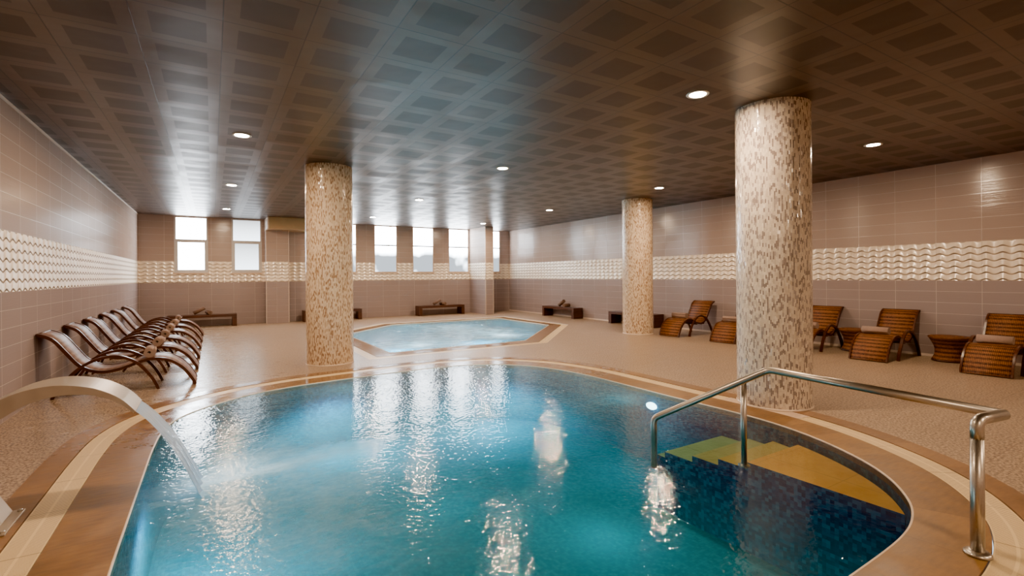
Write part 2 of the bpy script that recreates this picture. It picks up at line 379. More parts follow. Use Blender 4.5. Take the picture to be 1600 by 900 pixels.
MT['pane_soft'] = mat_pane('daylit_frosted_glass_dim', 30.0, 1.0, True)
MT['pane_shade'] = mat_pane('shaded_frosted_glass', 1.2, 5.0)
MT['fall'] = mat_fall()
MT['backing'] = mat_plain('dark_void', (.02, .02, .02), .8)

# ------------------------------------------------------------------ mesh helpers
def link(name, bm, mat, parent=None, smooth=False):
    me = bpy.data.meshes.new(name); bmesh.ops.recalc_face_normals(bm, faces=bm.faces) if not getattr(bm, 'keep', False) else None
    bm.to_mesh(me); bm.free()
    me.materials.append(mat)
    if smooth:
        for p in me.polygons: p.use_smooth = True
    o = bpy.data.objects.new(name, me); COL.objects.link(o)
    if parent: o.parent = parent
    return o
def pymesh(name, verts, faces, mat, parent=None, smooth=False, uvs=None):
    me = bpy.data.meshes.new(name); me.from_pydata([tuple(v) for v in verts], [], faces); me.materials.append(mat)
    if uvs:
        l = me.uv_layers.new(name='UVMap'); i = 0
        for p in me.polygons:
            for li, vi in zip(p.loop_indices, p.vertices): l.data[li].uv = uvs[p.index][p.vertices[:].index(vi)] if isinstance(uvs, dict) else uvs[vi]
    if smooth:
        for p in me.polygons: p.use_smooth = True
    me.update()
    o = bpy.data.objects.new(name, me); COL.objects.link(o)
    if parent: o.parent = parent
    return o
def thing(name, label, cat, loc=(0, 0, 0), rz=0.0, group=None):
    o = bpy.data.objects.new(name, None); o.empty_display_size = .1; COL.objects.link(o)
    o.location = loc; o.rotation_euler = (0, 0, rz); return tag(o, label, cat, group)
def tag(o, label, cat, group=None, kind=None):
    o['label'] = label; o['category'] = cat
    if group: o['group'] = group
    if kind: o['kind'] = kind
    return o
def structure(o): o['kind'] = 'structure'; return o
def copy_tree(o, parent=None):
    c = o.copy(); COL.objects.link(c); c.parent = parent
    for ch in list(o.children): copy_tree(ch, c)
    return c
def bx(bm, x0, x1, y0, y1, z0, z1, bev=0.0):
    r = bmesh.ops.create_cube(bm, size=1)
    for v in r['verts']:
        v.co = Vector(((x0 + x1) / 2 + v.co.x * (x1 - x0), (y0 + y1) / 2 + v.co.y * (y1 - y0), (z0 + z1) / 2 + v.co.z * (z1 - z0)))
    if bev:
        es = {e for v in r['verts'] for e in v.link_edges}
        bmesh.ops.bevel(bm, geom=list(es), offset=bev, segments=2, affect='EDGES', profile=.6)
    return bm
def box(name, x0, x1, y0, y1, z0, z1, mat, parent=None, bev=0.0):
    return link(name, bx(bmesh.new(), x0, x1, y0, y1, z0, z1, bev), mat, parent)
def catmull(pts, n=8, closed=False):
    out = []; N = len(pts); P = [Vector(p) for p in pts]
    rng = range(N) if closed else range(N - 1)
    for i in rng:
        if closed: a, b, c, d = P[(i - 1) % N], P[i], P[(i + 1) % N], P[(i + 2) % N]
        else: a, b, c, d = P[max(i - 1, 0)], P[i], P[i + 1], P[min(i + 2, N - 1)]
        for j in range(n):
            t = j / n
            out.append(.5 * ((2 * b) + (c - a) * t + (2 * a - 5 * b + 4 * c - d) * t * t + (3 * b - a - 3 * c + d) * t ** 3))
    if not closed: out.append(P[-1])
    return out
def tube(bm, pts, r, seg=16, caps=True):
    P = [Vector(p) for p in pts]; rings = []; up = None
    for i, p in enumerate(P):
        t = (P[min(i + 1, len(P) - 1)] - P[max(i - 1, 0)]).normalized()
        if up is None:
            up = Vector((0, 0, 1)) if abs(t.z) < .9 else Vector((1, 0, 0))
        s = t.cross(up).normalized(); up = s.cross(t).normalized()
        rr = r[i] if isinstance(r, (list, tuple)) else r
        rings.append([bm.verts.new(p + (s * math.cos(2 * PI * k / seg) + up * math.sin(2 * PI * k / seg)) * rr) for k in range(seg)])
    for a, b in zip(rings, rings[1:]):
        for k in range(seg): bm.faces.new((a[k], a[(k + 1) % seg], b[(k + 1) % seg], b[k]))
    if caps: bm.faces.new(rings[0][::-1]); bm.faces.new(rings[-1])
    return bm
def lathe(bm, prof, seg=48, c=(0, 0, 0), capb=True, capt=True):
    rings = [[bm.verts.new((c[0] + r * math.cos(2 * PI * k / seg), c[1] + r * math.sin(2 * PI * k / seg), c[2] + z)) for k in range(seg)] for r, z in prof]
    for a, b in zip(rings, rings[1:]):
        for k in range(seg): bm.faces.new((a[k], a[(k + 1) % seg], b[(k + 1) % seg], b[k]))
    if capb: bm.faces.new(rings[0][::-1])
    if capt: bm.faces.new(rings[-1])
    return bm
def lathe_uv(name, prof, seg, mat, parent, c=(0, 0, 0)):
    V, F, U = [], [], []; R = max(r for r, z in prof); L = 0; pl = None
    lens = []
    for q in prof:
        if pl: L += math.hypot(q[0] - pl[0], q[1] - pl[1])
        lens.append(L); pl = q
    for (r, z), l in zip(prof, lens):
        for k in range(seg + 1):
            a = 2 * PI * k / seg; V.append((c[0] + r * math.cos(a), c[1] + r * math.sin(a), c[2] + z)); U.append((R * a, l))
    for i in range(len(prof) - 1):
        for k in range(seg):
            p = i * (seg + 1) + k; F.append((p, p + 1, p + seg + 2, p + seg + 1))
    return pymesh(name, V, F, mat, parent, True, U)
def ribbon(name, path, w, th, mat, parent=None, y0=0.0, smooth=False, uvlen=True):
    # closed slab following a path of (x, z) points, spanning y0-w/2 .. y0+w/2, thickness th (number or list)
    n = len(path); V, F, U = [], [], []; L = 0.0
    for i, (x, z) in enumerate(path):
        x0, z0 = path[max(i - 1, 0)]; x1, z1 = path[min(i + 1, n - 1)]
        d = math.hypot(x1 - x0, z1 - z0); nx, nz = -(z1 - z0) / d, (x1 - x0) / d
        t = (th[i] if isinstance(th, list) else th) / 2
        if i: L += math.hypot(x - path[i - 1][0], z - path[i - 1][1])
        for sy, s in ((-1, 1), (1, 1), (1, -1), (-1, -1)):
            V.append((x + nx * t * s, y0 + sy * w / 2, z + nz * t * s)); U.append(((sy + 1) * w / 2 + (0 if s > 0 else 5), L))
    for i in range(n - 1):
        a, b = 4 * i, 4 * i + 4
        for k in range(4):
            F.append((a + k, a + (k + 1) % 4, b + (k + 1) % 4, b + k))
    F.append((0, 3, 2, 1)); e = 4 * (n - 1); F.append((e, e + 1, e + 2, e + 3))
    o = pymesh(name, V, F, mat, parent, smooth, U)
    bm = bmesh.new(); bm.from_mesh(o.data); bmesh.ops.recalc_face_normals(bm, faces=bm.faces); bm.to_mesh(o.data); bm.free()
    return o

# ------------------------------------------------------------------ pool outlines
POOL = [(-.47, 3.2), (-.475, 4.0), (-.475, 4.8), (-.47, 5.6), (-.43, 6.2), (-.29, 6.68), (.02, 7.08), (.36, 7.36), (.72, 7.54), (1.2, 7.67), (1.9, 7.76), (2.67, 7.82), (3.4, 7.82),
        (3.95, 7.70), (4.42, 7.40), (4.80, 6.85), (5.00, 6.0), (5.02, 5.0), (5.02, 4.2), (5.04, 3.5), (5.01, 2.95), (4.88, 2.46), (4.67, 2.03), (4.44, 1.73), (4.17, 1.51), (3.88, 1.36), (3.5, 1.275), (2.9, 1.25),
        (2.1, 1.25), (1.3, 1.3), (.6, 1.45), (.1, 1.75), (-.25, 2.2), (-.43, 2.7)]
loop = [(p.x, p.y) for p in catmull([(x, y, 0) for x, y in POOL], 6, True)]
def offset(lp, d):
    n = len(lp); out = []
    for i, (x, y) in enumerate(lp):
        ax, ay = lp[(i - 3) % n]; bx_, by = lp[(i + 3) % n]
        tx, ty = bx_ - ax, by - ay; L = math.hypot(tx, ty)
        out.append((x - ty / L * d, y + tx / L * d))     # loop runs clockwise seen from above -> outward is left
    return out
area = sum(a[0] * b[1] - b[0] * a[1] for a, b in zip(loop, loop[1:] + loop[:1]))
SG = 1 if area < 0 else -1
O = lambda d: offset(loop, d * SG)
def ring(name, a, b, z, mat, parent, depth=.05, sel=None, cap=True):
    n = len(a); V, F, U = [], [], []; L = 0
    for i in range(n + 1):
        j = i % n
        if i: L += math.hypot(b[j][0] - b[(i - 1) % n][0], b[j][1] - b[(i - 1) % n][1])
        for (p, v) in ((a, 0.0), (b, 1.0)): V.append((*p[j], z)); U.append((L, v))
        for (p, v) in ((a, 0.0), (b, 1.0)): V.append((*p[j], z - depth)); U.append((L, v))
    for i in range(n):
        if sel and not sel(i): continue
        q = 4 * i; F += [(q, q + 1, q + 5, q + 4), (q, q + 4, q + 6, q + 2), (q + 1, q + 3, q + 7, q + 5), (q + 2, q + 6, q + 7, q + 3)]
    o = pymesh(name, V, F, mat, parent, False, U)
    bm = bmesh.new(); bm.from_mesh(o.data)
    bmesh.ops.delete(bm, geom=[v for v in bm.verts if not v.link_faces], context='VERTS')
    bmesh.ops.recalc_face_normals(bm, faces=bm.faces)
    if sum(f.normal.z for f in bm.faces if abs(f.normal.z) > .9 and f.calc_center_median().z > z - depth / 2) < 0: bmesh.ops.reverse_faces(bm, faces=bm.faces)
    bm.to_mesh(o.data); bm.free()
    return o
def chop(lp): return lp
SPA_OUT = [(2.52, 9.28), (6.64, 9.28), (9.62, 12.30), (9.62, 16.2), (4.75, 16.2), (2.52, 13.95)]
def inset(poly, d):
    n = len(poly); out = []
    A = sum(poly[i][0] * poly[(i + 1) % n][1] - poly[(i + 1) % n][0] * poly[i][1] for i in range(n)); s = 1 if A > 0 else -1
    for i in range(n):
        p0, p1, p2 = Vector(poly[i - 1]), Vector(poly[i]), Vector(poly[(i + 1) % n])
        d1 = (p1 - p0).normalized(); d2 = (p2 - p1).normalized()
        n1 = Vector((-d1.y, d1.x)) * s; n2 = Vector((-d2.y, d2.x)) * s
        bis = (n1 + n2).normalized(); out.append(tuple(p1 + bis * (d / bis.dot(n1))))
    return out
SPA_B = inset(SPA_OUT, .21); SPA_W = inset(SPA_OUT, .58)

# ------------------------------------------------------------------ room shell
outer = [(XL, YF), (XR, YF), (XR, YB), (XL, YB)]
holes = [O(.77), SPA_OUT]
polys = [[Vector((*p, 0)) for p in outer]] + [[Vector((*p, 0)) for p in h] for h in holes]
tris = tessellate_polygon(polys)
flat = [p for pl in polys for p in pl]
fl_ = pymesh('floor', flat, [tuple(t) for t in tris], MT['floor'])
bm = bmesh.new(); bm.from_mesh(fl_.data)
for f in bm.faces:
    if f.normal.z < 0: f.normal_flip()
bm.to_mesh(fl_.data); bm.free(); structure(fl_)
structure(pymesh('ceiling', [(XL, YF, ZC), (XR, YF, ZC), (XR, YB, ZC), (XL, YB, ZC)], [(3, 2, 1, 0)], MT['ceiling']))
structure(pymesh('wall_left', [(XL, YF, 0), (XL, YB, 0), (XL, YB, ZC), (XL, YF, ZC)], [(0, 1, 2, 3)], MT['wall_side']))
structure(pymesh('wall_right', [(XR, YF, 0), (XR, YB, 0), (XR, YB, ZC), (XR, YF, ZC)], [(3, 2, 1, 0)], MT['wall_side']))
structure(pymesh('wall_front', [(XL, YF, 0), (XR, YF, 0), (XR, YF, ZC), (XL, YF, ZC)], [(3, 2, 1, 0)], MT['wall_back']))
WIN = [(-1.03, -.11, 'b'), (.56, 1.47, 'a'), (3.78, 4.68, 'c'), (5.36, 6.26, 'c'), (6.91, 7.81, 'c'), (8.49, 9.42, 'c'), (10.08, 10.98, 'd')]
WB, WT = 1.735, 3.55
xs = [XL]; V, F = [], []
def quad(x0, x1, z0, z1):
    i = len(V); V.extend([(x0, YB, z0), (x1, YB, z0), (x1, YB, z1), (x0, YB, z1)]); F.append((i + 3, i + 2, i + 1, i)[::-1])
cur = XL
for a, b, _ in WIN:
    quad(cur, a, 0, ZC); quad(a, b, 0, WB); quad(a, b, WT, ZC)
    i = len(V); D = YB + .12
    V.extend([(a, YB, WB), (a, D, WB), (a, D, WT), (a, YB, WT), (b, YB, WB), (b, D, WB), (b, D, WT), (b, YB, WT)])
    F += [(i, i + 1, i + 2, i + 3), (i + 4, i + 7, i + 6, i + 5), (i, i + 4, i + 5, i + 1), (i + 3, i + 2, i + 6, i + 7)]
    cur = b
quad(cur, XR, 0, ZC)
structure(pymesh('wall_back', V, F, MT['wall_back']))
for n, (a, b, t) in enumerate(WIN, 1):
    right = t in 'cd'; zt = 2.80
    w = bpy.data.objects.new('window_%d' % n, None); COL.objects.link(w); structure(w)
    bmf = bmesh.new(); fw = .05 if not right else .028; fm = MT['white'] if not right else MT['sillm']
    y0, y1 = YB + .012, YB + .07
    bx(bmf, a, a + fw, y0, y1, WB, WT); bx(bmf, b - fw, b, y0, y1, WB, WT)
    bx(bmf, a + fw, b - fw, y0, y1, WB, WB + fw); bx(bmf, a + fw, b - fw, y0, y1, WT - fw * .7, WT)
    link('window_frame', bmf, fm, w)
    box('transom', a + fw, b - fw, y0 + .003, y1, zt - .03, zt + .02, MT['darkframe'] if right else MT['white'], w)
    if not right:
        bms = bmesh.new(); s = .05; A, B, C, Dz = a + fw, b - fw, WB + fw, zt - .03
        bx(bms, A, A + s, y0 + .012, y1 - .01, C, Dz); bx(bms, B - s, B, y0 + .012, y1 - .01, C, Dz)
        bx(bms, A + s, B - s, y0 + .012, y1 - .01, C, C + s); bx(bms, A + s, B - s, y0 + .012, y1 - .01, Dz - s, Dz)
        link('sash', bms, MT['white'], w)
    up, lo = {'b': ('pane_bright', 'pane_bright'), 'a': ('pane_shade', 'pane_soft'), 'c': ('pane_bright', 'pane_soft'), 'd': ('pane_bright', 'pane_soft')}[t]
    if t == 'a': up, lo = 'pane_shade', 'pane_shade'
    box('upper_pane', a + fw * .5, b - fw * .5, YB + .05, YB + .062, zt, WT - .01, MT[up], w)
    box('lower_pane', a + fw * .5, b - fw * .5, YB + .05, YB + .062, WB + .01, zt, MT[lo], w)
    box('sill', a - .03, b + .03, YB - .02, YB + .06, WB - .035, WB, MT['sillm'], w)

structure(box('trim_1', XL, XL + .018, YF, YB, ZC - .028, ZC, MT['cream_trim']))
structure(box('baseboard_right', XR - .012, XR, YF, YB, 0, .045, MT['cream_trim']))

def pier(name, x0, x1, y0, label, cat):
    t = thing(name, label, cat)
    box('tiled_face', x0, x1, y0, YB, 0, ZC, MT['wall_back'], t)
    # side faces carry the same tiles, run along the depth
    for x, s in ((x0, -1), (x1, 1)):
        pymesh('tiled_side', [(x + s * .002, y0, 0), (x + s * .002, YB, 0), (x + s * .002, YB, ZC), (x + s * .002, y0, ZC)], [(0, 1, 2, 3)], MT['wall_side'], t)
        box('corner_strip', x - .009, x + .009, y0 - .006, y0 + .012, 0, ZC, MT['cream_trim'], t)
    return t
pier('tiled_pier', 1.56, 2.26, 18.45, 'tiled brown pier with cream wave band, right of the second window from the left', 'pier')
pier('tiled_pier', 9.47, 9.83, 17.5, 'narrow tiled pier projecting from the back wall near the right corner', 'pier')
t = thing('ceiling_bulkhead', 'tan boxed bulkhead under the ceiling above the left tiled pier', 'bulkhead')
box('bulkhead_box', 1.60, 3.0, 17.9, YB, 3.18, ZC, MT['beam'], t)
box('end_panel', 1.555, 1.60, 17.88, YB, 3.17, ZC - .005, MT['cream_trim'], t)  # cream end face: window light on the bulkhead side put in as colour

# ------------------------------------------------------------------ columns
def column(x, y, r, mat, label):
    t = thing('mosaic_column', label, 'column', (x, y, 0), 0, 'mosaic columns')
    lathe_uv('shaft', [(r, 0), (r, ZC)], 96, mat, t)
    lathe_uv('sealant_ring', [(r + .006, 0), (r + .006, .012), (r, .018)], 96, MT['lip'], t)
column(1.838, 9.40, .41, MT['column'], 'round cream mosaic column to the left of the small spa pool')
column(9.76, 9.455, .40, MT['column'], 'round cream mosaic column to the right of the small spa pool, in front of a bench')
column(5.82, 3.413, .41, MT['column_grey'], 'large round grey and cream mosaic column behind the handrail')

# ------------------------------------------------------------------ main pool
pool = thing('swimming_pool', 'large rounded main pool with brown stone edge and ivory overflow grate in the foreground', 'pool')
L0, L1, L2, L3 = loop, O(.365), O(.575), O(.77)
ring('coping', L0, L1, 0.0, MT['coping'], pool, .06)
cx0 = lambda i: L1[i][0] > 4.5 and 2.95 < L1[i][1] < 3.95
ring('overflow_grate', O(.372), O(.568), -.006, MT['grate'], pool, .04, lambda i: not cx0(i))
ring('grate_cover', O(.372), O(.568), -.003, MT['sillm'], pool, .04, cx0)
ring('outer_border', L2, L3, 0.0, MT['border'], pool, .06)
bmr = bmesh.new(); tube(bmr, [(x, y, -.006) for x, y in O(.004)] + [(*O(.004)[0], -.006)], .008, 8, False); link('pool_lip', bmr, MT['lip'], pool, True)  # pale tube paints in the highlight along the coping edge
PD = -.95
def basin(lp, depth, wm, fm, parent):
    n = len(lp); V, F, U = [], [], []; Ln = 0
    for i in range(n + 1):
        p = lp[i % n]
        if i: q = lp[i - 1]; Ln += math.hypot(p[0] - q[0], p[1] - q[1])
        V += [(*p, -.012), (*p, depth)]; U += [(Ln, 0), (Ln, depth)]
    for i in range(n): F.append((2 * i, 2 * i + 1, 2 * i + 3, 2 * i + 2))
    pymesh('basin_wall', V, F, wm, parent, True, U)
    tr = tessellate_polygon([[Vector((*p, 0)) for p in lp]])
    o = pymesh('basin_floor', [(*p, depth) for p in lp], [tuple(t) for t in tr], fm, parent)
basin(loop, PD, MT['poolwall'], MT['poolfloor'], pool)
# entry platform and the steps that go down from it, cut by the pool outline
def inside(x, y, lp):
    c = False; n = len(lp)
    for i in range(n):
        (x1, y1), (x2, y2) = lp[i], lp[i - 1]
        if (y1 > y) != (y2 > y) and x < (x2 - x1) * (y - y1) / (y2 - y1) + x1: c = not c
    return c
def clip(lp, f):       # Sutherland-Hodgman against half plane f(x,y) >= 0
    out = []; n = len(lp)
    for i in range(n):
        p, q = lp[i - 1], lp[i]; a, b = f(*p), f(*q)
        if (a >= 0) != (b >= 0): t = a / (a - b); out.append((p[0] + (q[0] - p[0]) * t, p[1] + (q[1] - p[1]) * t))
        if b >= 0: out.append(q)
    return out
def prism(name, poly, z0, z1, mat, parent):
    A = sum(poly[i - 1][0] * poly[i][1] - poly[i][0] * poly[i - 1][1] for i in range(len(poly)))
    if A < 0: poly = poly[::-1]
    n = len(poly); V = [(*p, z0) for p in poly] + [(*p, z1) for p in poly]
    tr = tessellate_polygon([[Vector((*p, 0)) for p in poly]])
    F = [(i, (i + 1) % n, n + (i + 1) % n, n + i) for i in range(n)]
    F += [tuple(n + k for k in t) for t in tr]
    o = pymesh(name, V, F, mat, parent)
    bm = bmesh.new(); bm.from_mesh(o.data)
    for f in bm.faces:
        if abs(f.normal.z) > .9 and f.normal.z < 0: f.normal_flip()
    bm.to_mesh(o.data); bm.free(); return o
LI = O(-.004)
SX = 4.13
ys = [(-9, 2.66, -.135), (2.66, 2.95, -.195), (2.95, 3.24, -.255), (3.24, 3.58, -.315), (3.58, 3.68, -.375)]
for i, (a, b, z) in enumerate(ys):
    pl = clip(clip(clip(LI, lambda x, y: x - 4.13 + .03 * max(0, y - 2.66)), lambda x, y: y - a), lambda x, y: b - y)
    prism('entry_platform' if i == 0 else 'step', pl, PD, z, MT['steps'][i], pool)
# underwater lamp set in the pool wall
lamp = link('underwater_lamp', lathe(bmesh.new(), [(.085, 0), (.085, .02), (.07, .03)], 32), MT['poollamp'], pool)
lamp.scale = (.55, 1.0, 1.0); lamp.rotation_euler = (0, -PI / 2, 0); lamp.location = (5.00, 4.60, -.19)

def water(name, lp, mat, label, bottom, parent=None):
    lp2 = lp; n = len(lp2)
    A = sum(lp2[i - 1][0] * lp2[i][1] - lp2[i][0] * lp2[i - 1][1] for i in range(n))
    if A < 0: lp2 = lp2[::-1]
    V = [(*p, bottom) for p in lp2] + [(*p, WZ) for p in lp2]
    tr = tessellate_polygon([[Vector((*p, 0)) for p in lp2]])
    F = [(i, (i + 1) % n, n + (i + 1) % n, n + i) for i in range(n)]
    F += [tuple(n + k for k in t) for t in tr] + [tuple(k for k in t[::-1]) for t in tr]
    o = pymesh(name, V, F, mat)
    bm = bmesh.new(); bm.from_mesh(o.data)
    for f in bm.faces:
        z = f.calc_center_median().z
        if (z > WZ - .001 and f.normal.z < 0) or (z < bottom + .001 and f.normal.z > 0): f.normal_flip()
    bm.to_mesh(o.data); bm.free()
    return tag(o, label, 'water', None, 'stuff')
water('pool_water', O(.003), MT['water'], 'rippled turquoise and teal water filling the large foreground pool', PD - .02)

# ------------------------------------------------------------------ spa pool
spa = thing('spa_pool', 'small six sided spa pool with brown edge and ivory grate in the middle distance', 'pool')
def polyring(name, a, b, z, mat, d=.05):
    # split each side finely so that the grate pattern runs straight
    return ring(name, a, b, z, mat, spa, d)
polyring('overflow_grate', inset(SPA_OUT, .205), inset(SPA_OUT, .005), -.003, MT['grate'])
polyring('coping', SPA_W, SPA_B, 0.0, MT['coping'])
sw = SPA_W + SPA_W[:1]
bmr = bmesh.new(); tube(bmr, [(*p, -.004) for p in sw], .012, 8, False); link('pool_lip', bmr, MT['lip'], spa, True)
basin(SPA_W, -.6, MT['spa'], MT['spa'], spa)
water('spa_water', inset(SPA_W, -.003), MT['spawater'], 'bubbling pale blue water with white foam in the small spa pool', -.62)

# ------------------------------------------------------------------ water spout
sp = thing('water_spout', 'wide arched satin steel water spout curving over the left pool edge', 'fountain', (0, 0, 0))
arch = [(-1.17, 0.0), (-1.24, .12), (-1.325, .28), (-1.36, .43), (-1.325, .58), (-1.24, .68), (-1.13, .755), (-1.02, .815), (-.90, .845), (-.79, .845), (-.66, .815), (-.54, .745), (-.455, .655)]
pa = [(p.x, p.y) for p in catmull([(x, z, 0) for x, z in arch], 6)]
m = len(pa); th = []
for i in range(m):
    f = i / (m - 1); th.append(.06 + .06 * min(1, f / .4) if f < .45 else .12 - .105 * ((f - .45) / .55) ** .9)
o = ribbon('arch', pa, .36, th, MT['spout'], sp, 4.35)
bmf = bmesh.new(); bx(bmf, -1.25, -1.085, 4.15, 4.55, 0, .012, .004); link('base_flange', bmf, MT['spout'], sp)
for yy in (4.185, 4.515):
    b = lathe(bmesh.new(), [(.014, .012), (.014, .02), (.008, .024)], 12, (-1.105, yy, 0)); link('bolt', b, MT['steel'], sp)
V, F, U = [], [], []; NU, NV = 14, 24
for j in range(NV + 1):
    q = j / NV; dx = .375 * q; x = -.45 + dx; z = .655 - .95 * dx - 2.35 * dx * dx
    for i in range(NU + 1):
        uu = i / NU; w = .335 + .10 * q
        V.append((x + .012 * math.sin(uu * 19 + 1) * q, 4.352 + (uu - .5) * w, max(z, WZ - .01))); U.append((uu, q))
for j in range(NV):
    for i in range(NU): a = j * (NU + 1) + i; F.append((a, a + 1, a + NU + 2, a + NU + 1))
tag(pymesh('falling_water', V, F, MT['fall'], None, True, U), 'smooth white sheet of water falling from the steel spout into the pool', 'water', None, 'stuff')

# ------------------------------------------------------------------ handrail
hr = thing('pool_handrail', 'bent tubular steel handrail over the pool entry steps', 'handrail')
def arc(pts, r, n=6):   # round the corners of a polyline
    P = [Vector(p) for p in pts]; out = [P[0]]
    for i in range(1, len(P) - 1):
        a, b, c = P[i - 1], P[i], P[i + 1]; u = (a - b).normalized(); v = (c - b).normalized(); d = min(r, (a - b).length * .45, (c - b).length * .45)
        s, e = b + u * d, b + v * d
        for k in range(n + 1):
            q = k / n; out.append(s * (1 - q) ** 2 + b * 2 * q * (1 - q) + e * q * q)
    out.append(P[-1]); return out
S0, MID, AP, Q, P1 = (3.555, 3.25), (4.0, 2.62), (4.035, 2.41), (3.865, .92), (3.6, .965)
rr = .029
path = [(*S0, -.26), (*S0, .205), (4.035, 2.41, .745), (*Q, .745), (*P1, .745), (*P1, .70)]
bmr = bmesh.new(); tube(bmr, arc(path[:4], .05) , rr, 20); link('top_rail', bmr, MT['steel'], hr, True)
bmr = bmesh.new(); tube(bmr, arc([(*Q, .745), (*P1, .745), (*P1, .64)], .05), rr * 1.08, 20); link('elbow', bmr, MT['steel'], hr, True)
bmr = bmesh.new(); tube(bmr, [(*P1, .012), (*P1, .645)], rr * 1.08, 20); ps = link('post', bmr, MT['steel'], hr, True)
link('floor_flange', lathe(bmesh.new(), [(.062, 0), (.062, .012), (.05, .022), (.028, .026)], 32, (*P1, 0)), MT['steel'], ps, True)
bmr = bmesh.new(); tube(bmr, [(*MID, -.135), (*MID, .60)], rr * .85, 20); ps = link('post', bmr, MT['steel'], hr, True)
link('floor_flange', lathe(bmesh.new(), [(.05, 0), (.05, .012), (.026, .02)], 32, (*MID, -.135)), MT['steel'], ps, True)
link('bracket', lathe(bmesh.new(), [(.016, .0), (.016, .035)], 16, (*MID, .595)), MT['steel'], ps, True)

# ------------------------------------------------------------------ loungers
PROF = [(0, .0), (.03, .075), (.15, .25), (.32, .375), (.50, .415), (.65, .395), (.88, .315), (1.08, .285), (1.24, .325), (1.36, .41), (1.48, .57), (1.60, .735), (1.69, .80), (1.77, .83)]
ARM = [(.45, .0), (.50, .12), (.58, .25), (.70, .39), (.83, .47), (.96, .505), (1.10, .49), (1.24, .44), (1.38, .34), (1.50, .20), (1.58, .08), (1.62, .0)]
def make_lounger(length, sgn, label, group, weave):
    # local x runs from foot (0) to head (+), width along y
    t = thing('sun_lounger', label, 'lounger', (0, 0, 0), 0, group); f = length / 1.77
    pts = [(p.x, p.y) for p in catmull([(x * f, z + .012, 0) for x, z in PROF], 6)]
    ribbon('woven_seat', pts, .55, .026, MT[weave], t, 0, True)
    for s in (-1, 1): ribbon('side_rail', pts, .028, .040, MT['rail'], t, s * .286)
    bmx = bmesh.new(); x, z = pts[-1]; tube(bmx, [(x, -.30, z), (x, .30, z)], .019, 12); link('head_bar', bmx, MT['rail'], t, True)
    ap = [(p.x, p.y) for p in catmull([(x * f, z, 0) for x, z in ARM], 5)]
    for s in (-1, 1): ribbon('arm_leg', ap, .045, .036, MT['rail'], t, s * .325)
    for d, z in ((.86, .29), (1.2, .29)):
        bmx = bmesh.new(); tube(bmx, [(d * f, -.31, z), (d * f, .31, z)], .014, 10); link('cross_bar', bmx, MT['rail'], t, True)
    return t
ORD = ['nearest', 'second', 'third', 'fourth', 'fifth', 'farthest']
left0 = make_lounger(1.70, -1, '', 'wicker loungers along the left wall', 'wicker_taupe')
LY = [8.84, 10.20, 11.53, 12.98, 14.32, 15.85]
for i, y in enumerate(LY):
    o = left0 if i == 0 else copy_tree(left0)
    o.location = (-.222, y, 0); o.rotation_euler = (0, 0, PI)
    o['label'] = ['curved taupe wicker lounger by the left wall, nearest the water spout', 'curved taupe wicker lounger by the left wall, second from the water spout', 'curved taupe wicker lounger by the left wall, third from the water spout',
                  'curved taupe wicker lounger by the left wall, fourth from the water spout', 'curved taupe wicker lounger by the left wall, fifth from the water spout', 'curved taupe wicker lounger by the left wall, closest to the back wall bench'][i]
right0 = make_lounger(1.50, 1, '', 'wicker loungers along the right wall', 'wicker')
RL = [(9.93, 2.56, .03, 'curved brown wicker lounger cut by the right edge of the photo'),
      (9.94, 4.12, .03, 'curved brown wicker lounger standing between the two wicker drum tables'),
      (9.92, 5.39, .06, 'curved brown wicker lounger partly hidden by the right side of the large grey column'),
      (9.86, 6.98, .12, 'curved brown wicker lounger mostly hidden by the left side of the large grey column'),
      (9.83, 8.47, .05, 'curved brown wicker lounger beside the cream column with a dark bench behind it')]
for i, (x, y, a, lb) in enumerate(RL):
    o = right0 if i == 0 else copy_tree(right0)
    o.location = (x, y, 0); o.rotation_euler = (0, 0, a); o['label'] = lb

# ------------------------------------------------------------------ rolled towels
def towel_mesh(L, R):
    bm = bmesh.new(); turns = 2.6; n = 60; th_ = R / (turns + .4); outl = []
    pin, pout = [], []
    for i in range(n + 1):
        a = 2 * PI * turns * i / n; r = .008 + (R - .008 - th_ * .45) * i / n
        pin.append((r * math.cos(a), r * math.sin(a))); r2 = r + th_ * .86
        pout.append((r2 * math.cos(a), r2 * math.sin(a)))
    for y in (-L / 2, L / 2):
        outl.append([[bm.verts.new((p[0], y, p[1])) for p in pin], [bm.verts.new((p[0], y, p[1])) for p in pout]])
    for i in range(n):
        for q in (0, 1): bm.faces.new((outl[0][q][i], outl[0][q][i + 1], outl[1][q][i + 1], outl[1][q][i]))
        for e in (0, 1): bm.faces.new((outl[e][0][i], outl[e][0][i + 1], outl[e][1][i + 1], outl[e][1][i]))
    for i in (0, n): bm.faces.new((outl[0][0][i], outl[0][1][i], outl[1][1][i], outl[1][0][i]))
    bmesh.ops.recalc_face_normals(bm, faces=bm.faces)
    me = bpy.data.meshes.new('rolled_towel'); bm.to_mesh(me); bm.free()
    for p in me.polygons: p.use_smooth = len(p.vertices) == 4 and abs(p.normal.y) < .5
    return me
TM = towel_mesh(.42, .068); TM.materials.append(MT['towel'])
TS = towel_mesh(.34, .062); TS.materials.append(MT['towel_dark'])
def towel(me, loc, rot, label, group):
    o = bpy.data.objects.new('rolled_towel', me); COL.objects.link(o); o.location = loc; o.rotation_euler = rot
    return tag(o, label, 'towel', group)
fL = 1.70 / 1.77; fR = 1.5 / 1.77
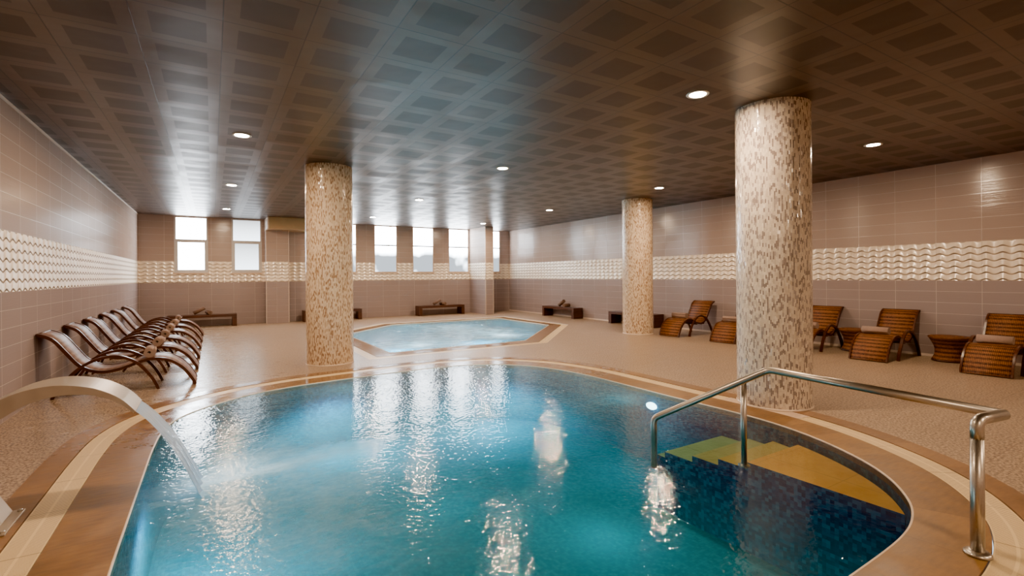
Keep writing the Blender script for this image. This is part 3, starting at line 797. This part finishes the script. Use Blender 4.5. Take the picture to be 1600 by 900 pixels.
for i, y in enumerate(LY):
    towel(TM, (-.222 - .58 * fL, y + (.0, .03, .0, -.02, .02, .0)[i], .505), (0, PI + .1 * i, (.05, -.04, .06, 0, -.05, .03)[i]),
          'rolled taupe towel lying across the left wall lounger ' + ['nearest the water spout', 'second from the water spout', 'third from the water spout', 'fourth from the water spout', 'fifth from the water spout', 'closest to the back wall bench'][i], 'towels on the left loungers')
TL = ['rolled taupe towel on the lounger at the right edge of the photo', 'rolled taupe towel on the lounger between the two wicker drum tables', 'rolled taupe towel on the lounger partly hidden right of the large grey column',
      'rolled taupe towel on the lounger mostly hidden left of the large grey column', 'rolled taupe towel on the lounger beside the cream column']
for i, (x, y, a, _) in enumerate(RL):
    d = .60 * fR; k = (.0, .06, .0, .02, .05)[i]
    towel(TM, (x + d * math.cos(a) - k * math.sin(a), y + d * math.sin(a) + k * math.cos(a), .503), (0, .3 * i, a), TL[i], 'towels on the right loungers')

# ------------------------------------------------------------------ wicker drum tables
def drum(x, y, label):
    t = thing('drum_table', label, 'side table', (x, y, 0), 0, 'wicker drum tables')
    prof = [(.235, 0), (.242, .02), (.232, .05), (.205, .12), (.198, .18), (.208, .25), (.24, .33), (.28, .40), (.292, .42)]
    pp = [(p.x, p.y) for p in catmull([(r, z, 0) for r, z in prof], 4)]
    lathe_uv('woven_body', pp, 56, MT['wicker'], t)
    lathe_uv('table_top', [(.292, .415), (.297, .428), (.288, .438), (.15, .440), (.002, .441)], 56, MT['wicker'], t)
    lathe_uv('base_ring', [(.232, 0), (.247, .004), (.250, .018), (.243, .03)], 56, MT['rail'], t)
drum(11.09, 3.33, 'round waisted wicker drum table standing fully in view between two loungers on the right')
drum(11.10, 4.81, 'round waisted wicker drum table half hidden behind the lounger to its right')

# ------------------------------------------------------------------ benches
def bench(x0, x1, y0, y1, label, along):
    t = thing('wooden_bench', label, 'bench', ((x0 + x1) / 2, (y0 + y1) / 2, 0), 0, 'low dark benches by the walls')
    hx, hy = (x1 - x0) / 2, (y1 - y0) / 2; H_, T_ = .39, .085
    box('seat_slab', -hx, hx, -hy, hy, H_ - T_, H_, MT['bench'], t, .006)
    for s in (-1, 1):
        if along == 'x': box('leg', *sorted((s * hx, s * (hx - .13))), -hy, hy, 0, H_ - T_, MT['bench'], t, .004)
        else: box('leg', -hx, hx, *sorted((s * hy, s * (hy - .13))), 0, H_ - T_, MT['bench'], t, .004)
    return t
BY0, BY1 = 18.33, 18.78
bench(-1.2, .68, BY0, BY1, 'low dark wooden bench under the two left windows, end of the lounger row', 'x')
bench(2.72, 4.72, BY0, BY1, 'low dark wooden bench mostly hidden behind the cream column left of the spa', 'x')
bench(6.95, 8.92, BY0, BY1, 'low dark wooden bench against the back wall under the right windows', 'x')
bench(11.0, 11.42, 13.75, 15.7, 'low dark wooden bench by the right wall with towels, beyond the spa corner', 'y')
bench(11.0, 11.42, 10.02, 11.95, 'low dark wooden bench by the right wall, half hidden by the cream column', 'y')
def pile(loc, a, lb, grp):
    x, y = loc; z = .39 + .064; c, s = math.cos(a), math.sin(a)
    R_ = lambda p, q: (x + p * c - q * s, y + p * s + q * c)
    towel(TS, (*R_(.17, 0), z), (0, .4, a + .25), 'rolled brown towel lying flat on the ' + lb, grp)
    towel(TS, (*R_(-.09, -.01), z + .075), (.0, .9, a + PI / 2 + .1), 'brown rolled towel leaning on another on the ' + lb, grp).rotation_euler = Matrix.Rotation(a, 3, 'Z').to_4x4().to_3x3().__matmul__(Matrix.Rotation(-.52, 3, 'Y') @ Matrix.Rotation(PI / 2, 3, 'Z')).to_euler()
pile((-.27, 18.5), 0.0, 'bench under the two left windows', 'towels on benches')
pile((7.85, 18.5), 0.0, 'back wall bench under the right windows', 'towels on benches')
pile((11.2, 14.60), -PI / 2, 'right wall bench beyond the spa', 'towels on benches')

# ------------------------------------------------------------------ ceiling downlights
LX = [.37, 4.63, 8.83]; LYs = [3.56, 7.86, 12.18, 16.48]
dl0 = None
rows = ['left row', 'middle row', 'right row']; dist = ['closest to the camera', 'second closest to the camera', 'third from the camera', 'by the back wall windows']
for ix, x in enumerate(LX):
    for iy, y in enumerate(LYs):
        if dl0 is None:
            dl0 = o = thing('ceiling_downlight', '', 'ceiling light', (0, 0, 0), 0, 'recessed ceiling downlights')
            bmx = bmesh.new(); lathe(bmx, [(.085, -.002), (.115, -.010), (.122, -.004), (.122, 0)], 32, (0, 0, 0), False, False); link('trim_ring', bmx, MT['ring'], o, True)
            bmx = bmesh.new(); lathe(bmx, [(.084, -.006)], 24, (0, 0, 0), False, True); link('lamp_lens', bmx, MT['lens'], o)
        else: o = copy_tree(dl0)
        o.location = (x, y, ZC)
        o['label'] = 'glowing round ceiling downlight in the %s, %s' % (rows[ix], dist[iy])
for x in LX:
    for y in (-3.0,):
        l = bpy.data.lights.new('downlight_lamp', 'AREA'); l.shape = 'DISK'; l.size = .17; l.energy = 130; l.color = (1, .72, .47)
        o = bpy.data.objects.new('downlight_lamp', l); COL.objects.link(o); o.location = (x, y, ZC - .01)

# underwater lights: first serves the wall lamp, other pool ones are added fill
def plight(loc, e, c, r=.1, down=True):
    l = bpy.data.lights.new('underwater_light', 'SPOT' if down else 'POINT')
    if down: l.spot_size = 2.75; l.spot_blend = .5; l.energy = e; l.color = c; l.shadow_soft_size = r
    o = bpy.data.objects.new('underwater_light', l); COL.objects.link(o); o.location = loc
plight((4.42, 4.5, -.30), 120, (.7, .95, 1.0), .1, False)
plight((-.1, 4.6, -.15), 120, (.7, .95, 1.0)); plight((1.6, 7.2, -.12), 200, (.7, .95, 1.0)); plight((3.9, 7.0, -.12), 200, (.7, .95, 1.0))
for x, y, e in ((.15, 4.6, 50), (1.6, 7.1, 80), (3.8, 6.8, 80), (2.2, 4.9, 70), (2.0, 2.2, 12)): plight((x, y, -.32), e, (.7, .95, 1.0), .12, False)
for x, y in ((4.0, 10.6), (6.6, 11.2), (8.2, 14.2), (5.4, 15.0)): plight((x, y, -.25), 170, (.75, .97, 1.0), .12, False)  # unseen point lights added to brighten the spa
for x, y in ((4.2, 11.0), (6.6, 11.6), (7.4, 14.0), (4.6, 13.8)): plight((x, y, -.06), 130, (.8, .97, 1.0), .15)

# ------------------------------------------------------------------ world
w = bpy.data.worlds.new('World'); sc.world = w; w.use_nodes = True
w.node_tree.nodes['Background'].inputs[0].default_value = (.75, .87, 1, 1); w.node_tree.nodes['Background'].inputs[1].default_value = 1.0

# ------------------------------------------------------------------ camera
F, YAW, ROLL, SY, H = 764.07, .55, .0073, -18.87, 1.56
cam = bpy.data.cameras.new('Camera'); cam.sensor_width = 36; cam.lens = F / 1600 * 36; cam.shift_y = SY / 1600; cam.clip_end = 200; cam.clip_start = .02
co = bpy.data.objects.new('Camera', cam); COL.objects.link(co); sc.camera = co
Rv = Vector((math.cos(YAW), -math.sin(YAW), 0)); Fv = Vector((math.sin(YAW), math.cos(YAW), 0)); Uv = Vector((0, 0, 1))
r_ = Rv * math.cos(ROLL) - Uv * math.sin(ROLL); u_ = Rv * math.sin(ROLL) + Uv * math.cos(ROLL)
mw = Matrix((r_, u_, -Fv)).transposed().to_4x4(); mw.translation = (0, 0, H); co.matrix_world = mw

sc.view_settings.view_transform = 'AgX'
sc.view_settings.look = 'AgX - Punchy'
sc.view_settings.exposure = 1.05
c = sc.cycles
c.max_bounces = 10; c.diffuse_bounces = 4; c.glossy_bounces = 4; c.transparent_max_bounces = 12; c.transmission_bounces = 4
c.caustics_reflective = False; c.caustics_refractive = False; c.sample_clamp_indirect = 6.0
c.use_denoising = True; c.adaptive_threshold = .025
try: c.denoiser = 'OPENIMAGEDENOISE'
except Exception: pass
